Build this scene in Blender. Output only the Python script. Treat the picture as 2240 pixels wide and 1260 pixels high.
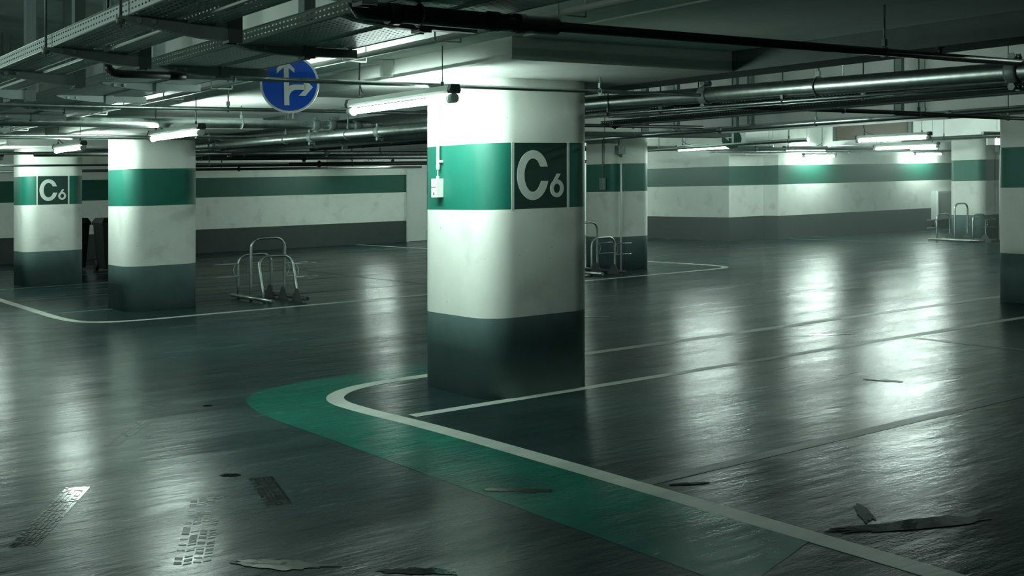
import bpy, bmesh, math, random
from mathutils import Vector, Matrix
random.seed(7)
S = bpy.context.scene
C = bpy.context.collection
for o in list(bpy.data.objects): bpy.data.objects.remove(o)

# ---------------------------------------------------------------- camera, world, exposure
YAW = math.atan2(3480, 2517)                 # the aisles run 54 degrees to the view
AX, AY = .0225*math.sin(YAW), -.0225*math.cos(YAW)   # the deck falls about 2 percent for drainage
def sl(x, y): return AX*x + AY*y
def P(x, y, h): return Vector((x, y, h + sl(x, y)))   # h = height above the sloping deck
cd = bpy.data.cameras.new('camera'); cam = bpy.data.objects.new('camera', cd); C.objects.link(cam)
cd.sensor_width = 36; cd.lens = 36*2517/2240; cd.shift_y = -230/2240
cd.clip_start = .05; cd.clip_end = 200
cam.location = (0, 0, 1.551); cam.rotation_euler = (math.pi/2, 0, YAW - math.pi/2)
S.camera = cam
w = bpy.data.worlds.new('world'); S.world = w; w.use_nodes = True
w.node_tree.nodes['Background'].inputs[0].default_value = (.02, .03, .028, 1)
w.node_tree.nodes['Background'].inputs[1].default_value = .3
S.view_settings.view_transform = 'Standard'; S.view_settings.look = 'None'
S.view_settings.gamma = 1; S.view_settings.use_curve_mapping = False
S.view_settings.exposure = -0.2
TUBE = 230.0                                 # strength of the lit tubes
TUBE_COL = (.79, 1, .91)

# ---------------------------------------------------------------- materials
MATS = {}
def new_mat(n):
    m = bpy.data.materials.new(n); m.use_nodes = True; MATS[n] = m
    return m, m.node_tree, m.node_tree.nodes['Principled BSDF']
def mat(n, col, rough=.6, metal=0, var=.0, scale=4, bump=0, bscale=60, spec=.5, stain=0, mapscale=(1,1,1)):
    m, nt, b = new_mat(n); N = nt.nodes; L = nt.links
    b.inputs['Base Color'].default_value = (*col, 1); b.inputs['Roughness'].default_value = rough
    b.inputs['Metallic'].default_value = metal; b.inputs['Specular IOR Level'].default_value = spec
    tc = N.new('ShaderNodeTexCoord'); mp = N.new('ShaderNodeMapping'); mp.inputs['Scale'].default_value = mapscale
    L.new(tc.outputs['Object'], mp.inputs[0])
    if var or stain:
        nz = N.new('ShaderNodeTexNoise'); nz.inputs['Scale'].default_value = scale; nz.inputs['Detail'].default_value = 8
        nz.inputs['Roughness'].default_value = .65; L.new(mp.outputs[0], nz.inputs['Vector'])
        r = N.new('ShaderNodeValToRGB'); r.color_ramp.elements[0].position = .3; r.color_ramp.elements[1].position = .7
        r.color_ramp.elements[0].color = (*[c*(1-var) for c in col], 1); r.color_ramp.elements[1].color = (*[min(1, c*(1+var)) for c in col], 1)
        L.new(nz.outputs[0], r.inputs[0]); out = r.outputs[0]
        if stain:
            n2 = N.new('ShaderNodeTexNoise'); n2.inputs['Scale'].default_value = 2.6; n2.inputs['Detail'].default_value = 5
            L.new(tc.outputs['Object'], n2.inputs['Vector'])
            r2 = N.new('ShaderNodeValToRGB'); r2.color_ramp.elements[0].position = .56; r2.color_ramp.elements[1].position = .78
            r2.color_ramp.elements[0].color = (1, 1, 1, 1); r2.color_ramp.elements[1].color = (1-stain,)*3 + (1,)
            L.new(n2.outputs[0], r2.inputs[0])
            # small pores and scuffs
            n3 = N.new('ShaderNodeTexVoronoi'); n3.inputs['Scale'].default_value = 9; L.new(tc.outputs['Object'], n3.inputs['Vector'])
            r3 = N.new('ShaderNodeValToRGB'); r3.color_ramp.elements[0].position = .030; r3.color_ramp.elements[1].position = .055
            r3.color_ramp.elements[0].color = (.45, .45, .45, 1); r3.color_ramp.elements[1].color = (1, 1, 1, 1)
            L.new(n3.outputs['Distance'], r3.inputs[0])
            for rr in (r2, r3):
                mx = N.new('ShaderNodeMixRGB'); mx.blend_type = 'MULTIPLY'; mx.inputs[0].default_value = 1
                L.new(out, mx.inputs[1]); L.new(rr.outputs[0], mx.inputs[2]); out = mx.outputs[0]
        L.new(out, b.inputs['Base Color'])
    if bump:
        nb = N.new('ShaderNodeTexNoise'); nb.inputs['Scale'].default_value = bscale; nb.inputs['Detail'].default_value = 4
        L.new(mp.outputs[0], nb.inputs['Vector'])
        bp = N.new('ShaderNodeBump'); bp.inputs['Strength'].default_value = bump; bp.inputs['Distance'].default_value = .01
        L.new(nb.outputs[0], bp.inputs['Height']); L.new(bp.outputs[0], b.inputs['Normal'])
    return m
WHITE = (.76, .81, .74)
mat('white paint', WHITE, .75, var=.05, scale=3, bump=.06, bscale=90, stain=.26)
mat('ceiling paint', (.80, .85, .80), .85, var=.08, scale=2, bump=.08, bscale=50)
mat('shaded concrete', (.10, .13, .125), .85, var=.2, scale=3, bump=.2, bscale=40)  # the edge beam's shade is put into this dark colour
mat('slab concrete', (.42, .50, .47), .9, var=.2, scale=2, bump=.3, bscale=40)
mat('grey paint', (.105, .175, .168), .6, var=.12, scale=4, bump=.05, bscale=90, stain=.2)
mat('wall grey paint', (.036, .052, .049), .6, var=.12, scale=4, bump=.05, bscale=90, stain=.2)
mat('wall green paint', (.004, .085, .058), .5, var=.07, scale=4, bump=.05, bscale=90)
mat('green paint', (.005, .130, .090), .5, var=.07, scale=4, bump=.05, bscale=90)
mat('deep green paint', (.010, .040, .032), .5, var=.07, scale=4, bump=.05, bscale=90)
mat('letter paint', (.60, .67, .61), .7, var=.08, scale=9)
mat('galvanised steel', (.48, .55, .52), .36, 1, var=.22, scale=14, bump=.08, bscale=120)
mat('tray steel', (.50, .58, .54), .42, .35, var=.1, scale=20)
mat('dull steel', (.20, .25, .24), .5, .3, var=.2, scale=14)
mat('bracket steel', (.30, .37, .35), .5, .2, var=.1)
mat('post steel', (.11, .14, .135), .5)
mat('dark pipe', (.030, .038, .037), .42, .0, var=.2, scale=8)
mat('black rubber', (.012, .014, .014), .6)
mat('bin plastic', (.012, .016, .016), .45, var=.2)
mat('fixture grey', (.60, .67, .63), .5, var=.05)
mat('cap dark', (.05, .06, .058), .5)
mat('white plastic', (.74, .78, .72), .4)
mat('door paint', (.62, .68, .63), .5, var=.04)
mat('sign blue', (.002, .085, .58), .35)
mat('sign white', (.86, .90, .84), .4)
mat('sign back', (.2, .22, .21), .5, .6)
mat('dull green', (.02, .09, .075), .5)
mat('brown board', (.23, .175, .125), .7, var=.12, scale=5)
def emit(n, col, s):
    m, nt, b = new_mat(n); nt.nodes.remove(b); e = nt.nodes.new('ShaderNodeEmission')
    e.inputs[0].default_value = (*col, 1); e.inputs[1].default_value = s
    nt.links.new(e.outputs[0], nt.nodes['Material Output'].inputs[0]); return m
emit('lit tube', TUBE_COL, TUBE)
emit('weak lit tube', TUBE_COL, TUBE*.4)
emit('sign light', (.75, 1, .85), 3.0)
def perforated(n, pu, pv, fu, fv, v0=0, stagger=0, col=(.50, .58, .54)):
    """sheet steel with rows of punched slots; u, v in metres"""
    m, nt, b = new_mat(n); N = nt.nodes; L = nt.links
    b.inputs['Base Color'].default_value = (*col, 1); b.inputs['Metallic'].default_value = .3; b.inputs['Roughness'].default_value = .42
    uv = N.new('ShaderNodeUVMap'); sp = N.new('ShaderNodeSeparateXYZ'); L.new(uv.outputs[0], sp.inputs[0])
    def M(op, a, bb=None):
        k = N.new('ShaderNodeMath'); k.operation = op
        for i, v in enumerate((a, bb)):
            if v is None: continue
            if isinstance(v, (int, float)): k.inputs[i].default_value = v
            else: L.new(v, k.inputs[i])
        return k.outputs[0]
    vv = M('DIVIDE', M('SUBTRACT', sp.outputs[1], v0), pv); row = M('FLOOR', vv)
    uu = M('DIVIDE', sp.outputs[0], pu)
    if stagger: uu = M('ADD', uu, M('MULTIPLY', row, .5))
    hole = M('MULTIPLY', M('LESS_THAN', M('FRACT', uu), fu), M('LESS_THAN', M('ABSOLUTE', M('SUBTRACT', M('FRACT', vv), .5)), fv/2))
    hole = M('MULTIPLY', hole, M('GREATER_THAN', sp.outputs[1], .008))
    tr = N.new('ShaderNodeBsdfTransparent'); mx = N.new('ShaderNodeMixShader')
    L.new(hole, mx.inputs[0]); L.new(b.outputs[0], mx.inputs[1]); L.new(tr.outputs[0], mx.inputs[2])
    L.new(mx.outputs[0], N['Material Output'].inputs[0])
    return m
perforated('punched rail', .040, .024, .5, .30, .008)
perforated('punched bottom', .046, .030, .62, .36, 0, 1)
perforated('punched rail dark', .040, .024, .5, .30, .008, 0, (.10, .13, .125))
perforated('punched bottom dark', .046, .030, .62, .36, 0, 1, (.10, .13, .125))
def floor_mat(n, base, var, tint=None, tintamt=0, rough=(.17, .31)):
    m, nt, b = new_mat(n); N = nt.nodes; L = nt.links
    ge = N.new('ShaderNodeNewGeometry')
    def noise(scale, sc=(1, 1, 1), det=6, rr=.6, rot=0):
        mp = N.new('ShaderNodeMapping'); mp.inputs['Scale'].default_value = sc; mp.inputs['Rotation'].default_value = (0, 0, rot)
        L.new(ge.outputs['Position'], mp.inputs[0])
        z = N.new('ShaderNodeTexNoise'); z.inputs['Scale'].default_value = scale; z.inputs['Detail'].default_value = det
        z.inputs['Roughness'].default_value = rr; L.new(mp.outputs[0], z.inputs['Vector']); return z.outputs[0]
    def ramp(src, p0, p1, a, c):
        r = N.new('ShaderNodeValToRGB'); r.color_ramp.elements[0].position = p0; r.color_ramp.elements[1].position = p1
        r.color_ramp.elements[0].color = (*a, 1) if isinstance(a, tuple) else (a, a, a, 1)
        r.color_ramp.elements[1].color = (*c, 1) if isinstance(c, tuple) else (c, c, c, 1)
        L.new(src, r.inputs[0]); return r.outputs[0]
    streak = noise(1.0, (.35, 2.6, 1), 7, .62); patch = noise(.55, (1, 1, 1), 6, .6); fine = noise(38, (1, 1, 1), 3, .6)
    col = ramp(patch, .3, .72, tuple(c*(1-var) for c in base), tuple(c*(1+var) for c in base))
    st = ramp(streak, .35, .65, .78, 1.18)
    mx = N.new('ShaderNodeMixRGB'); mx.blend_type = 'MULTIPLY'; mx.inputs[0].default_value = 1; L.new(col, mx.inputs[1]); L.new(st, mx.inputs[2])
    out = mx.outputs[0]
    if tint:      # worn coloured paint: the paint is rubbed off in patches
        wear = ramp(noise(1.3, (1, 1, 1), 8, .7), .36, .60, tintamt*.45, tintamt)
        m2 = N.new('ShaderNodeMixRGB'); L.new(wear, m2.inputs[0]); L.new(out, m2.inputs[1]); m2.inputs[2].default_value = (*tint, 1); out = m2.outputs[0]
    L.new(out, b.inputs['Base Color'])
    rg = N.new('ShaderNodeMath'); rg.operation = 'MULTIPLY_ADD'; L.new(streak, rg.inputs[0]); rg.inputs[1].default_value = (rough[1]-rough[0])*2.2
    rg.inputs[2].default_value = rough[0]-(rough[1]-rough[0])*.6; L.new(rg.outputs[0], b.inputs['Roughness'])
    bp = N.new('ShaderNodeBump'); bp.inputs['Strength'].default_value = .5; bp.inputs['Distance'].default_value = .009
    ad = N.new('ShaderNodeMath'); ad.operation = 'MULTIPLY_ADD'; L.new(fine, ad.inputs[0]); ad.inputs[1].default_value = .16
    mid = noise(5, (.6, 2.2, 1), 5, .6); L.new(mid, ad.inputs[2])
    L.new(ad.outputs[0], bp.inputs['Height']); L.new(bp.outputs[0], b.inputs['Normal'])
    wet = ramp(noise(.8, (.7, 1.5, 1), 6, .65), .40, .68, .04, .12); L.new(wet, b.inputs['Specular IOR Level'])
    return m
floor_mat('sealed deck', (.017, .035, .034), .35)
floor_mat('green margin', (.017, .035, .034), .3, (.001, .115, .078), .92)
floor_mat('line paint', (.46, .51, .46), .2, (.05, .06, .055), .3, rough=(.32, .5))
floor_mat('worn line paint', (.10, .13, .12), .3, (.03, .04, .038), .6, rough=(.28, .45))
mat('wet water', (.002, .003, .003), .05, bump=.10, bscale=14, spec=.22)
mat('wet tread', (.004, .006, .006), .12, spec=.3)
mat('pale dried tread', (.05, .065, .06), .4)

# ---------------------------------------------------------------- mesh helpers
class MB:
    def __init__(s): s.b = bmesh.new(); s.uv = s.b.loops.layers.uv.new('UVMap'); s.mi = 0; s.sm = False
    def face(s, vs, uvs=None, mi=None):
        f = s.b.faces.new([s.b.verts.new(v) for v in vs]); f.material_index = s.mi if mi is None else mi
        if uvs:
            for l, u in zip(f.loops, uvs): l[s.uv].uv = u
        return f
    def hexa(s, p, mi=None):     # 8 points, bottom ring then top ring
        v = [s.b.verts.new(q) for q in p]
        for q in ((3,2,1,0),(4,5,6,7),(0,1,5,4),(1,2,6,5),(2,3,7,6),(3,0,4,7)):
            f = s.b.faces.new([v[i] for i in q]); f.material_index = s.mi if mi is None else mi
    def slab(s, x0, x1, y0, y1, h0, h1, mi=None):   # box that follows the deck's fall
        s.hexa([P(x0,y0,h0),P(x1,y0,h0),P(x1,y1,h0),P(x0,y1,h0),P(x0,y0,h1),P(x1,y0,h1),P(x1,y1,h1),P(x0,y1,h1)], mi)
    def box(s, c, d, rot=None, mi=None):
        c = Vector(c); R = rot or Matrix.Identity(3); hx, hy, hz = d[0]/2, d[1]/2, d[2]/2
        s.hexa([c + R @ Vector(q) for q in ((-hx,-hy,-hz),(hx,-hy,-hz),(hx,hy,-hz),(-hx,hy,-hz),(-hx,-hy,hz),(hx,-hy,hz),(hx,hy,hz),(-hx,hy,hz))], mi)
    def tube(s, pts, r, n=14, cap=True, mi=None):
        pts = [Vector(p) for p in pts]; rings = []; up = None
        rs = r if isinstance(r, (list, tuple)) else [r]*len(pts)
        for i, p in enumerate(pts):
            t = ((pts[i+1]-p) if i == 0 else (p-pts[i-1]) if i == len(pts)-1 else (pts[i+1]-p).normalized()+(p-pts[i-1]).normalized())
            if t.length < 1e-9: t = pts[-1]-pts[0]
            t = t.normalized()
            if up is None:
                up = Vector((0,0,1)) if abs(t.z) < .9 else Vector((1,0,0))
            a = t.cross(up)
            if a.length < 1e-6: a = t.orthogonal()
            a.normalize(); bq = a.cross(t); up = bq
            rings.append([s.b.verts.new(p + (a*math.cos(2*math.pi*k/n) + bq*math.sin(2*math.pi*k/n))*rs[i]) for k in range(n)])
        for A, B in zip(rings, rings[1:]):
            for k in range(n):
                f = s.b.faces.new([A[k], A[(k+1)%n], B[(k+1)%n], B[k]]); f.smooth = True; f.material_index = s.mi if mi is None else mi
        if cap:
            for R_ in (rings[0][::-1], rings[-1]):
                f = s.b.faces.new(R_); f.material_index = s.mi if mi is None else mi
    def prism(s, poly, o, u, v, n, t, mi=None):  # 2-D polygon on a plane, thickness t along n
        o, u, v, n = Vector(o), Vector(u), Vector(v), Vector(n)
        A = [s.b.verts.new(o+u*a+v*b_) for a, b_ in poly]; B = [s.b.verts.new(o+u*a+v*b_+n*t) for a, b_ in poly]
        k = len(poly)
        fs = [s.b.faces.new(B), s.b.faces.new(A[::-1])] + [s.b.faces.new([A[i], A[(i+1)%k], B[(i+1)%k], B[i]]) for i in range(k)]
        for f in fs: f.material_index = s.mi if mi is None else mi
    def rings(s, outline, hs, mis, top=True, smooth=False, hf=None):
        R = []
        for j, h in enumerate(hs): R.append([s.b.verts.new(P(x, y, h)) for x, y in outline])
        k = len(outline)
        for j in range(len(hs)-1):
            for i in range(k):
                f = s.b.faces.new([R[j][i], R[j][(i+1)%k], R[j+1][(i+1)%k], R[j+1][i]]); f.material_index = mis[j]; f.smooth = smooth
        if top:
            s.b.faces.new(R[-1]).material_index = mis[-1]; s.b.faces.new(R[0][::-1]).material_index = mis[0]
def build(name, mb, mats, parent=None, origin=None, recalc=True):
    me = bpy.data.meshes.new(name); o = bpy.data.objects.new(name, me)
    base = Vector(origin) if origin is not None else Vector((0,0,0))
    if parent is not None: base = parent['_o'] if not isinstance(parent.get('_o'), type(None)) else base
    base = Vector(base)
    if recalc: bmesh.ops.recalc_face_normals(mb.b, faces=mb.b.faces)
    bmesh.ops.translate(mb.b, verts=mb.b.verts, vec=-base)
    mb.b.to_mesh(me); mb.b.free()
    for m in ([mats] if isinstance(mats, str) else mats): me.materials.append(MATS[m])
    C.objects.link(o)
    o['_o'] = list(base)
    if parent is not None: o.parent = parent
    else: o.location = base
    return o
def thing(name, loc, label, cat, group=None):
    o = bpy.data.objects.new(name, None); C.objects.link(o); o.location = loc; o.empty_display_size = .1
    o['_o'] = list(loc); o['label'] = label; o['category'] = cat
    if group: o['group'] = group
    return o
def tag(o, label, cat, group=None):
    o['label'] = label; o['category'] = cat
    if group: o['group'] = group
    return o
def struct(o): o['kind'] = 'structure'; return o
def arc(cx, cy, rx, ry, a0, a1, n):
    return [(cx+rx*math.cos(math.radians(a0+(a1-a0)*i/n)), cy+ry*math.sin(math.radians(a0+(a1-a0)*i/n))) for i in range(n+1)]
def rrect(cx, cy, wx, wy, r, n=10):
    x, y = wx/2-r, wy/2-r
    return (arc(cx+x, cy+y, r, r, 0, 90, n)+arc(cx-x, cy+y, r, r, 90, 180, n)+arc(cx-x, cy-y, r, r, 180, 270, n)+arc(cx+x, cy-y, r, r, 270, 360, n))

# ---------------------------------------------------------------- structure
X0, X1, Y0_, Y1 = -8, 46, -7, 27.6
SLAB = 3.1
m = MB(); m.slab(X0, X1, Y0_, Y1, -.2, 0); floor = struct(build('floor', m, 'sealed deck', origin=P(5, 5, 0)))
m = MB(); m.slab(X0, X1, Y0_, Y1, SLAB, SLAB+.2); struct(build('ceiling', m, 'slab concrete', origin=P(5, 5, SLAB)))
WH = [0, .58, 1.36, 1.84, SLAB]; WM = [1, 0, 2, 0]; WMATS = ['white paint', 'grey paint', 'deep green paint']
def wall(name, outl, mats=WMATS):
    m = MB(); m.rings(outl, WH, WM); return struct(build(name, m, mats, origin=P(outl[0][0], outl[0][1], 0)))
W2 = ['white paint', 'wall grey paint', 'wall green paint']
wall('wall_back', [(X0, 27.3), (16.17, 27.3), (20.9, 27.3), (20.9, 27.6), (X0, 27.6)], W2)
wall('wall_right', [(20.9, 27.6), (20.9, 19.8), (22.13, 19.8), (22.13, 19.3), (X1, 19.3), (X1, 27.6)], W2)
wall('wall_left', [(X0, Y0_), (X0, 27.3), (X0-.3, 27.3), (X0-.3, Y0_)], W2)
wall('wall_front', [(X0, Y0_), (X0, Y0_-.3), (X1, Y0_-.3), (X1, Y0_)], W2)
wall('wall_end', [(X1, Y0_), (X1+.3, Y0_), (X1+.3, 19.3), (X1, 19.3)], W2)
# broad ceiling bands over the column rows
m = MB(); m.slab(3.2, 6.06, Y0_, 27.3, 2.45, SLAB-.002); struct(build('trim_1', m, 'ceiling paint', origin=P(4.6, 5, 2.45)))
m = MB(); m.slab(6.062, 6.45, Y0_, 27.3, 2.305, SLAB-.002); struct(build('trim_2', m, 'shaded concrete', origin=P(6.2, 5, 2.3)))
m = MB(); m.slab(12.35, 14.4, Y0_, 27.3, 2.305, SLAB-.002); struct(build('trim_3', m, 'ceiling paint', origin=P(13.3, 5, 2.3)))
m = MB(); m.slab(23.3, 25.3, Y0_, 19.3, 2.305, SLAB-.002); struct(build('trim_4', m, 'ceiling paint', origin=P(24.3, 5, 2.3)))
m = MB(); m.slab(20.95, 22.13, 19.3, 19.8, 2.10, SLAB-.002); struct(build('trim_5', m, 'ceiling paint', origin=P(21.5, 19.5, 2.1)))
for i, y in enumerate((7.22, 15.33, 20.67)):
    m = MB(); m.slab(4.13, 6.06, y-1.51, y+1.51, 2.305, 2.449)
    m.slab(4.118, 6.06, y-1.52, y+1.52, 2.305, 2.318)
    struct(build('trim_%d' % (6+i), m, 'ceiling paint', origin=P(5.1, y, 2.305)))
# doors
def door(n, x, y, wx, wy, h, face):
    m = MB(); t = P(x, y, 0)
    if face == 'y': m.slab(x, x+wx, y-.03, y, .01, h)
    else: m.slab(x-.03, x, y, y+wy, .01, h)
    d = struct(build('door_%d' % n, m, 'door paint', origin=t))
    f = MB()
    if face == 'y':
        f.slab(x-.05, x, y-.06, y, 0, h+.05); f.slab(x+wx, x+wx+.05, y-.06, y, 0, h+.05); f.slab(x, x+wx, y-.06, y, h, h+.05)
    else:
        f.slab(x-.06, x, y-.05, y, 0, h+.05); f.slab(x-.06, x, y+wy, y+wy+.05, 0, h+.05); f.slab(x-.06, x, y, y+wy, h, h+.05)
    build('door_frame', f, 'door paint', d)
    g = MB()
    if face == 'y': g.tube([P(x+wx-.15, y-.03, 1.05), P(x+wx-.15, y-.08, 1.05), P(x+wx-.27, y-.08, 1.05)], .012, 8)
    else: g.tube([P(x-.03, y+.15, 1.05), P(x-.08, y+.15, 1.05), P(x-.08, y+.27, 1.05)], .012, 8)
    build('door_handle', g, 'dull steel', d)
    return d
door(1, 16.21, 27.3, .98, 0, 2.02, 'y')
door(2, 20.9, 24.6, 0, 1.7, 2.1, 'x')

# ---------------------------------------------------------------- markings on the deck
def strip(name, pts, wd, mt, h=.002, side=0):
    L_, R_ = [], []
    for i, (x, y) in enumerate(pts):
        a = pts[max(0, i-1)]; b = pts[min(len(pts)-1, i+1)]; dx, dy = b[0]-a[0], b[1]-a[1]; q = math.hypot(dx, dy); nx, ny = -dy/q, dx/q
        L_.append((x+nx*wd/2, y+ny*wd/2)); R_.append((x-nx*wd/2, y-ny*wd/2))
    m = MB()
    for i in range(len(pts)-1):
        m.hexa([P(*R_[i], 0), P(*R_[i+1], 0), P(*L_[i+1], 0), P(*L_[i], 0), P(*R_[i], h), P(*R_[i+1], h), P(*L_[i+1], h), P(*L_[i], h)])
    return build(name, m, mt, floor)
def smooth(pts, it=3):
    for _ in range(it):
        q = [pts[0]]
        for a, b in zip(pts, pts[1:]):
            q += [(a[0]*.75+b[0]*.25, a[1]*.75+b[1]*.25), (a[0]*.25+b[0]*.75, a[1]*.25+b[1]*.75)]
        pts = q + [pts[-1]]
    return pts
kerb = smooth([(3.97, Y0_+.1), (3.95, 2.6), (3.93, 5.0), (3.90, 6.3), (3.83, 7.0), (3.83, 7.55), (4.10, 7.86), (4.5, 7.98), (5.2, 7.98), (13.6, 8.04), (14.4, 8.0), (14.9, 7.7), (14.95, 7.0), (14.95, Y0_+.1)])
strip('kerb_line', kerb, .13, 'line paint', .0016)
green_out = smooth([(3.24, 3.0), (3.24, 4.0), (3.24, 6.6), (3.22, 7.5), (3.42, 8.2), (4.0, 8.45), (4.9, 8.45), (6.5, 8.4)])
gk = [p for p in kerb if p[0] < 6.4 and p[1] < 8.2]
m = MB()
def resample(pts, n):
    d = [0]
    for a, b in zip(pts, pts[1:]): d.append(d[-1]+math.dist(a, b))
    out = []; j = 0
    for i in range(n+1):
        t = d[-1]*i/n
        while j < len(d)-2 and d[j+1] < t: j += 1
        k = (t-d[j])/max(1e-9, d[j+1]-d[j]); a, b = pts[j], pts[j+1]; out.append((a[0]+(b[0]-a[0])*k, a[1]+(b[1]-a[1])*k))
    return out
gi = [p for p in gk if p[1] > 3.0]+[(6.5, 7.99)]
def knot(pts, yk): return min(range(len(pts)), key=lambda i: abs(pts[i][1]-yk)+ (10 if pts[i][0] > 4.2 else 0))
for A, B, n in ((green_out[:knot(green_out, 6.6)+1], gi[:knot(gi, 6.6)+1], 8), (green_out[knot(green_out, 6.6):], gi[knot(gi, 6.6):], 40)):
    A, B = resample(A, n), resample(B, n)
    for i in range(n): m.hexa([P(*A[i], 0), P(*A[i+1], 0), P(*B[i+1], 0), P(*B[i], 0), P(*A[i], .001), P(*A[i+1], .001), P(*B[i+1], .001), P(*B[i], .001)])
build('green_margin', m, 'green margin', floor)
for y in (6.66, 4.37, 2.07, -.23, -2.53): strip('bay_line', [(3.99, y), (14.9, y+.08)], .10, 'line paint' if y > 6 else 'worn line paint', .0012)
strip('bay_line', [(9.45, 6.6), (9.47, Y0_+.2)], .09, 'worn line paint', .0014)
kerb2 = smooth([(3.85, 27.2), (3.8, 16), (3.8, 14.6), (3.95, 14.0), (4.5, 13.8), (5.5, 13.86), (14.2, 13.84), (14.8, 14.0), (14.95, 14.6), (14.9, 16), (14.6, 27.2)])
strip('kerb_line', kerb2, .12, 'line paint', .0016)
for y in (15.45, 17.75, 20.05, 22.35, 24.65): strip('bay_line', [(3.88, y), (14.85, y)], .09, 'worn line paint', .0012)
strip('bay_line', [(9.43, 15.4), (9.43, 27.2)], .09, 'worn line paint', .0014)
kerb3 = smooth([(22.4, 19.2), (22.4, 15), (22.6, 14.2), (23.4, 14.0), (34, 14.0)])
strip('kerb_line', kerb3, .12, 'worn line paint', .004)
# puddles
def blob(name, cx, cy, rx, ry, rot, seed, label, mt='wet water', h=.0028):
    random.seed(seed); n = 90; ph = [random.random()*6.28 for _ in range(14)]; poly = []
    for i in range(n):
        a = 2*math.pi*i/n; r = 1+sum(.11/(k+1)**.5*math.sin((k+2)*a+ph[k]) for k in range(14))
        x, y = rx*r*math.cos(a), ry*r*math.sin(a); c, s_ = math.cos(rot), math.sin(rot)
        poly.append((cx+x*c-y*s_, cy+x*s_+y*c))
    m = MB(); m.rings(poly, [h-.0012, h], [0])
    o = build(name, m, mt, origin=P(cx, cy, 0)); tag(o, label, 'puddle'); return o
blob('puddle', 3.42, 4.68, .17, .035, -.82, 1, 'narrow dark puddle on the green painted margin')
blob('puddle', 2.00, 4.40, .20, .055, -.89, 2, 'black oily puddle at the bottom edge, left of centre')
blob('puddle', 2.40, 3.96, .14, .04, -.75, 3, 'small black puddle at the bottom edge, right of the larger oily one')
blob('puddle', 9.1, 7.28, .19, .045, -.6, 4, 'bright little puddle on the far side of the bay line, mid right')
blob('puddle', 7.34, 5.38, .15, .035, -1.1, 5, 'bright squiggle of water in the bay right of the column')
blob('puddle', 4.42, 3.08, .40, .060, -.44, 6, 'large black puddle against the kerb line at the bottom right')
blob('puddle', 4.40, 3.33, .13, .035, .85, 7, 'dark tongue of water reaching up from the large black puddle')
blob('puddle', 4.16, 4.21, .09, .022, -.5, 8, 'thin wet patch where the near bay line meets the kerb line')
blob('puddle', 8.45, 10.1, .18, .05, -.8, 9, 'shiny wet patch on the aisle just right of the column')
blob('puddle', 3.07, 7.97, .035, .022, -.6, 10, 'coin-sized black spot of oil left of the green margin')
blob('puddle', 2.42, 5.95, .05, .03, -.6, 11, 'small black drip beside the tyre print')
# tyre prints
def tread(x0, y0, x1, y1, wd, mt, label, nrow=4, h=.0012, gap=.3):
    m = MB(); L_ = math.hypot(x1-x0, y1-y0); ux, uy = (x1-x0)/L_, (y1-y0)/L_; nx, ny = -uy, ux; k = int(L_/.020)
    random.seed(int(x0*1000))
    for i in range(k):
        for j in range(nrow):
            if random.random() < gap*.4: continue
            a, b = i/k*L_, (i+1-.35)/k*L_; c0 = (j/nrow-.5)*wd; c1 = ((j+.82)/nrow-.5)*wd; sk = .010*(1 if j % 2 else -1)
            q = [(a, c0), (b, c0), (b+sk, c1), (a+sk, c1)]
            w_ = [(x0+ux*s_+nx*t, y0+uy*s_+ny*t) for s_, t in q]
            m.hexa([P(*p, 0) for p in w_]+[P(*p, h) for p in w_])
    o = build('tyre_print', m, mt, floor); o['label'] = label
tread(2.53, 5.80, 2.38, 5.22, .13, 'wet tread', 'wet black tyre print', 6)
tread(2.14, 7.15, 2.55, 7.75, .10, 'pale dried tread', 'faint pale tyre print', 3)
tread(1.22, 5.36, 1.70, 6.25, .13, 'wet tread', 'shiny wet tyre print near the left edge', 6)
tread(1.72, 4.65, 2.15, 5.6, .16, 'pale dried tread', 'dried muddy tyre print', 4, .0015, 1.2)
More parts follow.
